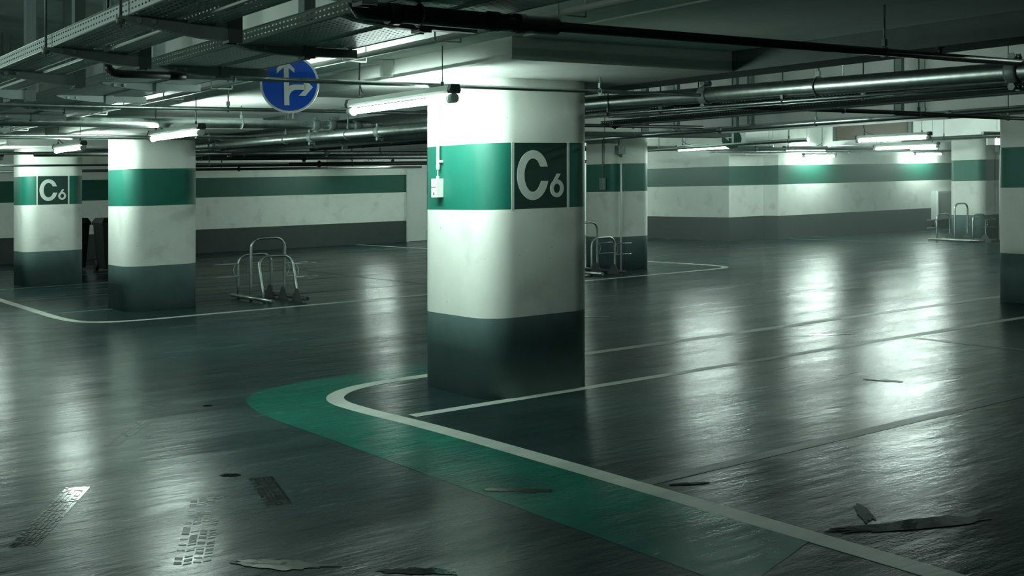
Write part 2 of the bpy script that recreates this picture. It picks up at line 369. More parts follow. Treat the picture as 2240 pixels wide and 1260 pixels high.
# glassy scuffed streak of cracks
# ---------------------------------------------------------------- columns
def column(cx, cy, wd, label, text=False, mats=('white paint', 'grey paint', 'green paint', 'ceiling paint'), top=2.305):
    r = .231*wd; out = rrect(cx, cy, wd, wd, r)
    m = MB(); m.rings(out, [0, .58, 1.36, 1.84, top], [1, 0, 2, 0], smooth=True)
    o = build('concrete_column', m, list(mats[:3]), origin=P(cx, cy, 0)); tag(o, label, 'column', 'columns of the parking deck')
    for p in o.data.polygons:
        if len(p.vertices) > 4: p.use_smooth = False
    if text:
        fy = cy-wd/2; xo = cx-5.13                       # lettering stands on the flat face towards the aisle
        U = Vector((1, 0, AX)); V = Vector((0, 0, 1)); Nn = Vector((0, -1, 0))
        def add(nm, polys, mt, t=.003, lb=None):
            m = MB()
            for pl in polys: m.prism(pl, P(xo, fy+.0005, 0)-Vector((0, 0, AX*0)), U, V, Nn, t)
            q = build(nm, m, mt, o)
            if lb: q['label'] = lb
        add('marking_panel', [[(4.836, 1.362), (5.345, 1.362), (5.345, 1.838), (4.836, 1.838)]], 'deep green paint', .0015, 'dark green marking panel')
        for a in (4.824, 5.333): add('divider_stripe', [[(a, 1.358), (a+.024, 1.358), (a+.024, 1.842), (a, 1.842)]], 'letter paint', .003)
        def cpoly(cx_, cz, a, b, ai, bi, zt, zb):
            # thick C with level-cut terminals
            def ang(zz, bb): return math.degrees(math.asin(max(-1, min(1, (zz-cz)/bb))))
            o1, o2 = ang(zt, b), 360+ang(zb, b); i1, i2 = ang(zt, bi), 360+ang(zb, bi)
            A = arc(cx_, cz, a, b, o1, o2, 40); B = arc(cx_, cz, ai, bi, i1, i2, 40)
            return [[A[i], A[i+1], B[i+1], B[i]] for i in range(40)]
        add('letter_c', cpoly(5.017, 1.604, .144, .182, .078, .122, 1.665, 1.560), 'letter paint', .004)
        # figure six: bowl plus slanting stem
        A = arc(5.238, 1.503, .064, .066, 0, 360, 36); B = arc(5.238, 1.503, .031, .035, 0, 360, 36)
        six = [[A[i], A[i+1], B[i+1], B[i]] for i in range(36)]
        add('digit_six', six, 'letter paint', .004)
        add('digit_six', [[(5.1755, 1.512), (5.2085, 1.512), (5.2735, 1.612), (5.2365, 1.612)]], 'letter paint', .0036)
    return o
col_main = column(5.15, 7.205, 1.0, 'big nearest column with green band marked C6 in the middle of the view', True)
column(5.13, 15.33, .98, 'white and grey column left of the hoop bicycle rack, second from left', False)
column(5.12, 20.67, .98, 'far left column marked C6, smaller than the near one', True)
column(13.36, 15.33, .88, 'column right of the near one with a thin pipe down its front')
column(24.35, 15.33, .86, 'farthest column behind the hoop rack at the right')
column(13.27, 7.33, .98, 'column cut off by the right edge of the view')
column(13.36, 20.67, .88, 'distant column hidden behind the nearest one')
# ---------------------------------------------------------------- fluorescent fixtures
def lamp(cx, cy, L_, top, label, axis='y', h=2.10, weak=False, ducts=True):
    root = thing('fluorescent_lamp', P(cx, cy, h), label, 'lamp', 'tube lamps hung below the ceiling')
    def Q(a, b, c):     # a across, b along, c up
        return P(cx+a, cy+b, h+c) if axis == 'y' else P(cx+b, cy+a, h+c)
    prof = [(-.030, .034), (.030, .034), (.038, .052), (.028, .085), (-.028, .085), (-.038, .052)]
    def pro(pr, b0, b1, m):
        A = [m.b.verts.new(Q(a, b0, c)) for a, c in pr]; B = [m.b.verts.new(Q(a, b1, c)) for a, c in pr]; k = len(pr)
        m.b.faces.new(A); m.b.faces.new(B[::-1])
        for i in range(k): m.b.faces.new([A[i], A[(i+1)%k], B[(i+1)%k], B[i]])
    m = MB(); pro(prof, -L_/2, L_/2, m); build('housing', m, 'fixture grey', root)
    for sgn in (-1, 1):
        m = MB(); pro([(a*1.12, .058+(c-.058)*1.15) for a, c in prof], sgn*L_/2, sgn*(L_/2+.035), m)
        m.tube([Q(0, sgn*(L_/2+.012), .05), Q(0, sgn*(L_/2+.012), 0)], .014, 8)
        build('end_cap', m, 'cap dark', root)
        m = MB(); m.tube([Q(0, sgn*(L_/2-.035), 0), Q(0, sgn*(L_/2+.03), 0)], .031, 14); build('tube_socket', m, 'fixture grey', root)
        m = MB(); m.tube([Q(0, sgn*(L_/2-.12), .085), Q(0, sgn*(L_/2-.12), top-h)], .0035, 6)
        m.tube([Q(0, sgn*(L_/2-.12), .085), Q(0, sgn*(L_/2-.12), .115)], .011, 8)
        build('suspension_wire', m, 'cap dark', root)
    m = MB(); m.tube([Q(0, -L_/2+.035, 0), Q(0, L_/2-.035, 0)], .021, 16); build('tube', m, 'weak lit tube' if weak else 'lit tube', root)
    if ducts:
        m = MB(); pts = [Q(.02, L_/2-.30, .087), Q(.02, L_/2-.2, .11), Q(.01, L_/2-.13, .14), Q(.0, L_/2-.11, .22), Q(0, L_/2-.125, top-h)]
        m.tube(pts, .006, 6); build('power_cable', m, 'cap dark', root)
    return root
lamp(4.00, 6.86, 1.36, 2.45, 'long lit tube lamp hanging beside the nearest column')
lamp(4.05, 11.40, 1.40, 2.45, 'lit tube lamp above and before the second column from the left')
lamp(4.0, 15.12, 1.26, 2.45, 'lit tube lamp hanging in front of the far left C6 column')
lamp(4.0, 19.6, 1.3, 2.45, 'tube lamp half hidden by pipes at the far left')
lamp(4.0, 24.0, 1.3, 2.45, 'tube lamp over the far end of the left aisle')
lamp(15.23, 15.04, 1.36, SLAB, 'lit tube lamp with the small round arrow sign at its right end')
lamp(15.4, 11.12, 1.30, SLAB, 'lit tube lamp directly under the brown board, upper of the two bright ones')
lamp(20.67, 14.6, 1.5, SLAB, 'lit tube lamp below the brown board, lower of the two bright ones')
lamp(23.3, 18.98, 1.2, SLAB, 'lit tube lamp close to the right wall above a bright green glow', 'x', 2.045)
lamp(27.9, 18.98, 1.2, SLAB, 'lit tube lamp close to the right wall beside the farthest column', 'x', 2.08)
lamp(20.75, 17.3, 1.4, SLAB, 'thin distant tube lamp seen over the bright corner of the right wall', 'x', 2.15)
lamp(15.0, 19.6, 1.3, SLAB, 'tube lamp behind the nearest column')
lamp(14.05, 25.05, 1.3, 2.305, 'small far tube lamp over the back wall left of the nearest column')
lamp(19.3, 24.5, 1.3, SLAB, 'tube lamp lighting the white door behind the nearest column')
# added fixtures, unseen by the camera, put in for their light
lamp(-.9, 1.4, 1.3, SLAB, 'added unseen tube lamp behind the viewpoint', h=2.4, weak=True)
lamp(-.9, 7.3, 1.4, SLAB, 'added unseen tube lamp left of the view', h=2.2)
lamp(30.5, 11.0, 1.3, SLAB, 'added unseen tube lamp right of the view')
for y, lb in ((3.5, 'near end'), (8.5, 'middle'), (13.5, 'far end')):  # hidden lamps added to brighten the beam face across the bay
    lamp(9.5, y, 1.3, SLAB, 'added hidden tube lamp tucked up in the deep ceiling bay, %s of the bay' % lb, h=2.86, weak=True)

# ---------------------------------------------------------------- pipes
def rods(root, pts, r, top, name='hanger_rod'):
    for (x, y, h, tp) in pts:
        m = MB(); m.tube([P(x, y, h), P(x, y, tp)], .006, 6)
        ring = [P(x, y, h) + (Vector((0, math.cos(a), math.sin(a)))*(r+.005)) for a in [i*math.pi/8 for i in range(17)]] if root.get('axis') == 'x' else \
               [P(x, y, h) + (Vector((math.cos(a), 0, math.sin(a)))*(r+.005)) for a in [i*math.pi/8 for i in range(17)]]
        m.tube(ring, .006, 6)
        m.box(P(x, y, h+r+.03), (.022, .022, .035))
        build('pipe_hanger', m, 'dull steel', root)
def ceil_h(x, y):
    if 3.2 <= x <= 6.06:
        for c in (7.22, 15.33, 20.67):
            if 4.13 <= x <= 6.06 and abs(y-c) <= 1.51: return 2.305
        return 2.45
    if 6.06 < x < 6.45 or 12.35 < x < 14.4 or (23.3 < x < 25.3 and y < 19.3): return 2.305
    return SLAB
def pipe(label, pts, r, mt='galvanised steel', hang=(), coup=(), name='ceiling_pipe', group=None, bend=None, crad=1.25, clen=.09):
    V = [P(*p) for p in pts]
    m = MB(); m.tube(V, r, 18)
    o = build(name, m, mt, origin=V[0]); tag(o, label, 'pipe', group)
    a, b = pts[0], pts[-1]; o['axis'] = 'x' if abs(b[0]-a[0]) > abs(b[1]-a[1]) else 'y'
    ax = 0 if o['axis'] == 'x' else 1
    def at(t):
        for p, q in zip(pts, pts[1:]):
            lo, hi = sorted((p[ax], q[ax]))
            if lo <= t <= hi:
                k = (t-p[ax])/(q[ax]-p[ax]); return [p[i]+(q[i]-p[i])*k for i in range(3)]
        return list(pts[0])
    hs = []
    for t in hang:
        x, y, h = at(t); hs.append((x, y, h, ceil_h(x, y)))
    rods(o, hs, r, SLAB)
    for t in coup:      # grooved coupling: two collar halves with bolt ears
        x, y, h = at(t); d = (Vector((1, 0, AX)) if ax == 0 else Vector((0, 1, AY))).normalized(); c = P(x, y, h)
        side = Vector((0, 1, 0)) if ax == 0 else Vector((1, 0, 0))
        m = MB(); m.tube([c-d*clen/2, c-d*clen*.3, c+d*clen*.3, c+d*clen/2], [r*1.12, r*crad, r*crad, r*1.12], 18)
        for sgn in (-1, 1):
            e = c+Vector((0, 0, sgn*r*1.45)); m.tube([e-side*r*.55, e+side*r*.55], r*.26, 8); m.tube([e-side*r*.7, e-side*r*.5], r*.4, 6); m.tube([e+side*r*.7, e+side*r*.5], r*.4, 6)
        build('pipe_coupling', m, 'dull steel' if mt != 'dark pipe' else 'dark pipe', o)
    del o['axis']
    return o
# dark pipe crossing the top of the view, fed by a fatter elbowed pipe
p1 = pipe('dark pipe running across the top of the view to the right edge', [(2.95, 3.79, 2.2), (6.9, 3.79, 2.2)], .021, 'dark pipe', hang=(5.18,))
m = MB(); m.tube([P(4.9+.78, 3.79, 2.215), P(5.68, 3.79, 2.245)], .010, 10); m.tube([P(5.68, 3.79, 2.245), P(5.68, 3.79, 2.252)], .026, 12); build('valve_handle', m, 'dark pipe', p1)
el = [(2.0-.03*math.cos(a), 3.79, 2.2+.10-.10*math.sin(a)) for a in (0.0, .5, 1.0, 1.3)]
p1b = pipe('fat black drain pipe with a capped bend at the top of the view', [(1.985, 3.70, 2.27), (2.0, 3.73, 2.225), (2.05, 3.79, 2.205), (2.55, 3.79, 2.2), (2.97, 3.79, 2.2)], .036, 'dark pipe', hang=(2.3,))
for x in (2.16, 2.62, 2.75):
    m = MB(); m.tube([P(x, 3.79, 2.2), P(x+.05, 3.79, 2.2)], .041, 18); build('pipe_collar', m, 'dark pipe', p1b)
p2 = pipe('thin pipe passing in front of the blue arrow sign and the nearest column', [(2.3, 6.4, 2.2), (6.47, 6.4, 2.2)], .0145, 'galvanised steel', hang=(2.62, 5.42))
m = MB(); m.tube([P(1.90, 6.4, 2.26), P(1.905, 6.4, 2.225), P(1.93, 6.4, 2.205), P(1.97, 6.4, 2.2), P(2.31, 6.4, 2.2)], .022, 14); m.tube([P(2.24, 6.4, 2.2), P(2.33, 6.4, 2.2)], .025, 14); m.tube([P(1.90, 6.4, 2.26), P(1.90, 6.4, SLAB)], .012, 8); build('pipe_bend', m, 'dark pipe', p2)
dc = pipe('white conduit and small box on the ceiling panel before the nearest column', [(4.06, 7.95, 2.43), (4.06, 7.17, 2.43)], .008, 'white plastic', name='ceiling_conduit')
m = MB(); m.slab(4.04, 4.12, 7.14, 7.19, 2.33, 2.445); build('detector_box', m, 'white plastic', dc)
pipe('thin dark pipe passing behind the blue arrow sign', [(-1.5, 8.9, 2.2), (6.3, 8.9, 2.2)], .0155, 'galvanised steel', hang=(1.8, 3.6, 5.8))
pipe('fat steel pipe crossing behind the blue sign at the left', [(-1, 11.75, 2.25), (8.3, 11.75, 2.25)], .048, 'galvanised steel', hang=(1.5, 4.9, 7.2), coup=(5.78, 5.98, 6.3))
pipe('slim pipe just under the fat steel pipe at the left', [(-1, 12.3, 2.14), (5.3, 12.3, 2.14)], .012, 'galvanised steel', hang=(2.4, 4.6))
pipe('thin pipe crossing above the far left tube lamp', [(-1, 14.75, 2.23), (7.2, 14.75, 2.23)], .018, 'galvanised steel', hang=(2.2, 5.7))
pipe('thin pipe behind the far left column head', [(-1, 18.0, 2.15), (9, 18.0, 2.15)], .02, 'galvanised steel', hang=(2.5, 7.2))
pipe('dark pipe low over the far left aisle', [(-1, 19.4, 2.0), (9, 19.4, 2.0)], .018, 'dark pipe', hang=(2.8, 7.5))
pipe('jointed steel pipe running away between the left columns', [(5.95, 18.0, 2.19), (5.95, 9.0, 2.10)], .050, 'galvanised steel', hang=(15.3, 12.9, 11.3), coup=(16.4, 15.1, 12.2, 10.6), crad=1.22)
pipe('second steel pipe running away low between the left columns', [(6.9, 21.0, 2.16), (6.9, 9.6, 2.10)], .05, 'dull steel', hang=(14, 12), coup=(17, 13.2))
pipe('dark pipe with a round end stop between the left columns', [(7.6, 15.6, 2.12), (7.6, 10.3, 2.08)], .03, 'dark pipe', hang=(14, 11.5))
big = pipe('fat galvanised pipe sloping up to the right edge', [(6.55, 16.5, 2.30), (6.5, 7.94, 2.235), (6.5, 3.85, 2.15), (6.5, 1.8, 2.108)], .062, 'galvanised steel', hang=(14, 9.5, 5.3), coup=(6.40, 3.83), crad=1.2, clen=.08)
pipe('slim bright conduit hung just under the fat galvanised pipe', [(6.42, 9.0, 2.14), (6.5, 3.0, 2.06)], .009, 'galvanised steel', hang=(7.5, 5.6))
pipe('second slim conduit under the fat galvanised pipe', [(6.56, 9.0, 2.13), (6.62, 3.0, 2.05)], .007, 'galvanised steel', hang=(7.0, 5.0))
pipe('long steel pipe with a mid coupling in front of the far lamps', [(10.5, 15.0, 2.10), (10.5, 11.2, 2.15), (10.5, 4.5, 2.15)], .024, 'galvanised steel', hang=(12.3, 8.6), coup=(10.1, 6.9))
pipe('dark cross pipe over the aisle right of the nearest column', [(6.6, 10.3, 2.2), (10.5, 10.4, 2.2)], .021, 'dark pipe', hang=(8.0, 9.3), coup=(9.0,))
pipe('dark cross pipe higher up at the right', [(6.55, 7.6, 2.24), (17, 8.3, 2.24)], .024, 'dark pipe', hang=(7.7, 10, 11.6))
pipe('dark cross pipe ending above the cut off column', [(9.2, 6.6, 2.12), (12.6, 6.9, 2.12)], .02, 'dark pipe', hang=(9.6, 11.4))
pipe('distant steel pipe behind the small arrow sign', [(14.8, 17.0, 2.10), (14.7, 12.2, 2.14)], .03, 'galvanised steel', hang=(16.2, 12.6))
pipe('distant dark pipe across the far aisle', [(14.5, 16.3, 2.14), (23.2, 16.3, 2.14)], .03, 'dark pipe', hang=(16, 19, 22), coup=(18,))
pipe('second distant dark pipe across the far aisle', [(14.5, 17.6, 2.18), (23.2, 17.6, 2.18)], .035, 'dark pipe', hang=(16.5, 20), coup=(21,))
pipe('far steel pipe low before the right wall', [(19.0, 18.6, 2.16), (30, 18.6, 2.16)], .03, 'galvanised steel', hang=(21, 26.5), coup=(24,))
pipe('steel pipe running off to the right of the brown board', [(19.0, 13.5, 2.2), (19.0, 8, 2.2)], .035, 'galvanised steel', hang=(12.6, 9.5))
pipe('dark pipe above the farthest column', [(22.0, 12.9, 2.12), (33, 12.9, 2.12)], .035, 'dark pipe', hang=(24, 28))
pipe('steel pipe crossing before the farthest column head', [(18.0, 11.2, 2.22), (30, 11.2, 2.22)], .028, 'galvanised steel', hang=(21, 26.5))
pipe('dark pipe over the back wall', [(7, 22.6, 2.05), (20, 22.6, 2.05)], .045, 'dark pipe', hang=(9, 12, 17), coup=(11.2, 15.8))
pipe('thin pipe over the back wall', [(5, 24.6, 2.0), (15, 24.6, 2.0)], .03, 'dark pipe', hang=(8, 12.4), coup=(10.2,))
pipe('steel pipe across the mid left aisle behind the jointed pipe', [(4, 16.9, 2.1), (12.2, 16.9, 2.1)], .035, 'galvanised steel', hang=(7.1, 9.5), coup=(8.5,))
pipe('dark pipe across the mid left aisle behind the jointed pipe', [(6, 19.8, 2.12), (12.3, 19.8, 2.12)], .05, 'dark pipe', hang=(7.5, 10.5), coup=(9.5,))

pipe('slim conduit fixed along the edge of the ceiling step', [(4.14, 5.6, 2.44), (4.16, 2.4, 2.44)], .006, 'white plastic', name='ceiling_conduit')
pipe('pale conduit running along under the cable trays', [(3.42, 16, 2.36), (3.42, 2.4, 2.36)], .017, 'white plastic', hang=(), name='ceiling_conduit')
cc = pipe('second pale conduit beside the cable trays', [(3.52, 16, 2.375), (3.52, 2.4, 2.375)], .011, 'white plastic', name='ceiling_conduit')
for y in [3.2+1.1*i for i in range(12)]:
    m = MB(); m.tube([P(3.38, y, 2.345), P(3.38, y, 2.45)], .005, 6); m.tube([P(3.38, y, 2.345), P(3.55, y, 2.345)], .005, 6); m.tube([P(3.55, y, 2.345), P(3.55, y, 2.45)], .005, 6); build('conduit_clip', m, 'fixture grey', cc)

# vertical drop rods in the deep bay at the right
for x, y, wd, lb in ((11.9, 13.0, .10, 'flat steel hanger nearest the pierced pipe end'), (11.9, 11.15, .07, 'flat steel hanger above the middle of the fat galvanised pipe'), (11.9, 8.5, .09, 'flat steel hanger at the right by the shut-off valve'), (11.5, 11.9, .06, 'short steel hanger right of the nearest column'), (11.5, 10.5, .06, 'short steel hanger above the long steel pipe')):
    m = MB(); m.slab(x-.02, x+.02, y-wd/2, y+wd/2, 2.26, SLAB); m.slab(x-.03, x+.03, y-wd/2-.008, y-wd/2, 2.26, SLAB); m.slab(x-.03, x+.03, y+wd/2, y+wd/2+.008, 2.26, SLAB)
    m.slab(x-.06, x+.06, y-wd/2, y+wd/2, 2.24, 2.26)
    tag(build('steel_hanger', m, 'dull steel', origin=P(x, y, 2.12)), lb, 'hanger')

# ---------------------------------------------------------------- cable trays
def tray(x0, x1, y0, y1, h, label, rail=.06, k=''):
    o = thing('cable_tray', P(x0, y0, h), label, 'cable tray', 'perforated cable trays')
    def sheet(nm, a, b, c, d, W_, mt):
        m = MB(); n = 6
        for i in range(n):
            t0, t1 = i/n, (i+1)/n; A, B = Vector(a).lerp(Vector(b), t0), Vector(a).lerp(Vector(b), t1); D_, E_ = Vector(d).lerp(Vector(c), t0), Vector(d).lerp(Vector(c), t1)
            L_ = (Vector(b)-Vector(a)).length
            m.face([A, B, E_, D_], [(t0*L_, 0), (t1*L_, 0), (t1*L_, W_), (t0*L_, W_)])
        q = build(nm, m, mt, o, recalc=False)
        md = q.modifiers.new('thick', 'SOLIDIFY'); md.thickness = .002; md.offset = 0
        return q
    sheet('tray_bottom', P(x0, y0, h), P(x0, y1, h), P(x1, y1, h), P(x1, y0, h), x1-x0, 'punched bottom'+k)
    for x in (x0, x1): sheet('side_rail', P(x, y0, h), P(x, y1, h), P(x, y1, h+rail), P(x, y0, h+rail), rail, 'punched rail'+k)
    m = MB()
    for x, s_ in ((x0, 1), (x1, -1)):
        m.tube([P(x, y0, h+rail), P(x, y1, h+rail)], .004, 6); m.tube([P(x, y0, h), P(x, y1, h)], .0035, 6)
    build('rail_lip', m, 'tray steel', o)
    return o
tray(1.44, 1.64, 1.2, 24, 2.25, 'topmost perforated cable tray at the upper left corner')
tray(1.68, 1.80, 1.2, 24, 2.235, 'narrow cable tray on the same arms as the upper left one', .035)
tray(2.19, 2.47, 1.2, 24, 2.25, 'cable tray above and left of the blue arrow sign')
tray(2.51, 2.77, 1.2, 24, 2.25, 'bright underlit cable tray just above the blue arrow sign')
for x, hh in ((1.53, 2.262), (1.57, 2.265), (2.3, 2.268), (2.36, 2.27), (2.6, 2.265), (2.66, 2.268)):
    m = MB(); m.tube([P(x+random.uniform(-.01, .01), y, hh+.004*math.sin(y*3)) for y in [1.3+i*.8 for i in range(28)]], .010, 6)
    tag(build('power_cable', m, 'black rubber', origin=P(x, 1.3, hh)), 'black power cable lying in the perforated cable trays at the upper left', 'cable', 'cables in the trays')
def bracket(x0, x1, xp, y, label, h=2.25, dark=False, rodx=None, dp=.078):
    mt = 'dull steel'
    o = thing('tray_bracket', P(x0, y, h), label, 'bracket', 'cantilever brackets under the cable trays')
    m = MB(); e = .045
    # tapering cantilever arm
    A = [(x0, -.012), (x0+.06, -.03), (xp-.1, -dp+.003), (xp, -dp), (xp, -.004), (x0, -.004)]
    m.prism(A, P(0, y-e/2, h)-Vector((0, 0, 0)), Vector((1, 0, AX)), Vector((0, 0, 1)), Vector((0, 1, 0)), e)
    build('arm', m, 'bracket steel' if not dark else 'dark pipe', o)
    m = MB(); m.slab(xp, xp+.008, y-.035, y+.035, h-dp-.01, SLAB); m.slab(xp+.008, xp+.06, y-.035, y-.027, h-dp-.01, SLAB); m.slab(xp+.008, xp+.06, y+.027, y+.035, h-dp-.01, SLAB)
    build('post', m, 'post steel' if x0 < 2 else mt, o)
    if x1 > xp+.06:
        m = MB(); m.slab(xp+.06, x1, y-.022, y+.022, h-.046, h-.004)
        build('arm', m, mt, o)
    if rodx is not None:
        m = MB(); m.tube([P(rodx, y, h-.05), P(rodx, y, SLAB)], .006, 8); m.tube([P(rodx, y, h-.035), P(rodx, y, h-.004)], .018, 8); build('hanger_rod', m, 'dull steel', o)
    for q in (.08, .14):
        m = MB(); m.tube([P(x0+q, y-.03, h-.022), P(x0+q, y-.018, h-.022)], .010, 8); build('bolt', m, 'tray steel', o)
for i in range(9):
    y = 3.45+1.15*i
    bracket(1.40, 1.85, 1.85, y, 'steel arm under the upper left tray, %s' % ['beyond the top of the view', 'the nearest large one with two round bolts', 'second one from the top', 'third one, at the left edge', 'fourth along the row', 'fifth along the row', 'sixth along the row', 'seventh along the row', 'last along the row'][i], rodx=1.415)
for i in range(10):
    y = 4.15+1.09*i
    bracket(2.16, 2.80, 2.50, y, dp=.05, label= 'dark tapering tray arm, %s' % ['nearest, behind the fat black pipe', 'right above the blue sign', 'left of the blue sign', 'third to the left of the blue sign', 'fourth to the left', 'fifth to the left', 'sixth to the left', 'seventh to the left', 'eighth to the left', 'farthest to the left'][i])
# trays over the right-hand bays
tray(7.3, 7.6, 7.9, 16, 2.2, 'dark cable tray right of the nearest column, just under the fat pipe', k=' dark')
tray(8.25, 8.5, 2.6, 9.6, 2.24, 'long dark cable tray high at the right beside the fat pipe', k=' dark')
tray(8.9, 9.1, 3.0, 10.5, 2.2, 'second dark cable tray high at the right', k=' dark')
def xtray(y0, y1, x0, x1, h, label):
    o = thing('cable_tray', P(x0, y0, h), label, 'cable tray', 'perforated cable trays')
    m = MB(); m.slab(x0, x1, y0, y1, h, h+.004); build('tray_bottom', m, 'dull steel', o)
    for y in (y0, y1):
        m = MB(); m.slab(x0, x1, y-.002, y+.002, h, h+.06); build('side_rail', m, 'dull steel', o)
xtray(11.6, 11.9, 7.2, 12.3, 2.14, 'dark solid tray crossing below the hangers at the right')
xtray(18.3, 18.6, 14.5, 20.8, 2.22, 'dark solid tray crossing the far aisle')
xtray(20.9, 21.2, 6.5, 12.3, 2.15, 'dark solid tray over the left back bays')

# ---------------------------------------------------------------- signs
def disc_sign(c, nrm, R_, label, polys, blue, rim, name='arrow_sign', top=None, prongs=True):
    root = thing(name, c, label, 'sign')
    n = Vector(nrm).normalized(); u = Vector((0, 0, 1)).cross(n).normalized(); v = n.cross(u)
    # u points to the viewer's right when looking at the face
    def ring(r): return [(r*math.cos(2*math.pi*i/56), r*math.sin(2*math.pi*i/56)) for i in range(56)]
    m = MB(); m.prism(ring(R_), c-n*.012, u, v, n, .010); build('plate', m, 'sign white' if rim else blue, root)
    m = MB(); m.prism(ring(R_*.985), c-n*.016, u, v, n, .004); build('back_plate', m, 'sign back', root)
    m = MB(); m.prism(ring(R_*(.925 if rim else .97)), c-n*.003, u, v, n, .003); build('face', m, blue, root)
    m = MB()
    for pl in polys: m.prism([(a*R_, b*R_) for a, b in pl], c-n*.0005, u, v, n, .002)
    build('arrows', m, 'sign white', root)
    m = MB()
    for s_ in (-.012, .018):
        a = c-n*.03+u*s_; zt = c.z+.02 if top is None else top
        m.box(Vector((a.x, a.y, (zt+c.z-R_-.035)/2)), (.008, .008, zt-(c.z-R_-.035)))
    m.box(c-n*.022, (.05, .02, .06)); m.box(c-n*.022+Vector((0,0,R_*.6)), (.05, .02, .03))
    build('sign_post', m, 'dull steel', root)
    return root
k = 1/480.
def Z(pts): return [((x-708)*k, (655-y)*k) for x, y in pts]
str_arrow = [Z([(612, 400), (692, 400), (706, 1008), (622, 1008)]), Z([(643, 258), (500, 402), (500, 486), (512, 476), (643, 348)]), Z([(643, 258), (643, 348), (780, 470), (785, 476), (785, 402)]), Z([(643, 330), (612, 372), (612, 410), (692, 410), (692, 372)])]
curve_o = [(697, 1008)]+[]
br = []
oa = [(692+(790-692)*(1-math.cos(t)), 705-(705-665)*math.sin(t)) for t in [i*math.pi/2/8 for i in range(9)]]
ib = [(705+(820-705)*(1-math.cos(t)), 870-(870-750)*math.sin(t)) for t in [i*math.pi/2/8 for i in range(9)]]
for i in range(8): br.append(Z([oa[i], oa[i+1], ib[i+1], ib[i]]))
br.append(Z([(789, 665), (960, 665), (960, 750), (819, 750)]))
br.append(Z([(1088, 705), (950, 565), (862, 565), (862, 575), (955, 668), (1000, 705)]))
br.append(Z([(1088, 705), (1000, 705), (945, 750), (857, 848), (965, 850)]))
br.append(Z([(940, 665), (1000, 700), (1000, 712), (940, 750)]))
sc = P(3.19, 6.86, 2.222); 
disc_sign(sc, (-.47, -.88, 0), .188, 'round blue sign with white straight-on and right-turn arrows', str_arrow+br, 'sign blue', True, top=P(3.19, 6.86, 2.448).z)
left_arrow = [[(.02, -.75), (.22, -.75), (.22, .62), (.02, .62)], [(.02, .10), (.02, .32), (-.42, .32), (-.42, .10)], [(-.72, .21), (-.30, .62), (-.30, .38), (-.42, .21)], [(-.72, .21), (-.42, .21), (-.30, .04), (-.30, -.20)]]
disc_sign(P(14.9, 14.05, 2.23), (-.72, -.69, 0), .17, 'small dark round sign with a pale left-turn arrow, by the far lamp', left_arrow, 'dull green', False, 'arrow_sign', top=P(14.9, 14.05, SLAB).z)
# brown board
m = MB(); m.slab(20.0, 20.06, 14.08, 15.86, 2.31, 2.60); bb = tag(build('brown_board', m, 'brown board', origin=P(20, 15, 2.31)), 'wide brown board hung under the ceiling above the far lamps', 'board')
for y in (14.05, 15.89):
    m = MB(); m.slab(20.0, 20.07, y-.05, y+.05, 2.29, SLAB); build('side_channel', m, 'dull steel', bb)
m = MB(); m.slab(19.99, 20.07, 14.05, 15.9, 2.295, 2.31); build('lower_edge', m, 'dull steel', bb)
# emergency sign at the right
ex = thing('exit_sign', P(22.8, 13.9, 2.2), 'small lit white-green emergency exit sign at the far right', 'sign')
m = MB(); c0 = P(22.8, 13.9, 2.2); m.box(c0+Vector((.12, -.09, 0)), (.28, .06, .14), Matrix.Rotation(-.63, 3, 'Z')); build('lit_panel', m, 'sign light', ex)
m = MB(); m.box(c0+Vector((-.06, .055, 0)), (.16, .05, .14), Matrix.Rotation(-.63, 3, 'Z')); m.tube([c0+Vector((.05, -.02, .06)), Vector((c0.x+.05, c0.y-.02, P(22.8, 13.9, SLAB).z))], .008, 8); build('housing', m, 'white plastic', ex)
# little notice by the far door
m = MB(); m.slab(20.86, 20.885, 24.35, 24.55, 1.42, 1.62); tag(build('door_notice', m, 'sign white', origin=P(20.88, 24.45, 1.42)), 'small pale notice beside the far white door', 'notice')

# ---------------------------------------------------------------- switch box on the nearest column
cb = thing('sensor_box', P(4.60, 7.341, 1.45), 'white box hanging from a white conduit on the green band of the nearest column', 'switch box')
m = MB(); m.slab(4.585, 4.648, 7.305, 7.375, 1.455, 1.595); build('box_body', m, 'white plastic', cb)
m = MB(); m.slab(4.582, 4.585, 7.312, 7.368, 1.53, 1.535); m.slab(4.582, 4.585, 7.33, 7.345, 1.472, 1.492); build('box_slot', m, 'cap dark', cb)
m = MB(); m.tube([P(4.62, 7.34, 1.595), P(4.62, 7.34, 1.615)], .012, 10); build('cable_gland', m, 'white plastic', cb)
m = MB(); m.tube([P(4.62, 7.34, 1.61), P(4.622, 7.343, 1.64), P(4.625, 7.345, 1.67)], .004, 6); build('cable', m, 'white plastic', cb)
m = MB(); m.tube([P(4.625, 7.345, 1.665), P(4.625, 7.345, 1.70), P(4.625, 7.345, 2.305)], .0115, 12); m.tube([P(4.625, 7.345, 1.662), P(4.625, 7.345, 1.70)], .0145, 12); m.box(P(4.632, 7.33, 1.725), (.03, .05, .018)); build('conduit', m, 'white plastic', cb)
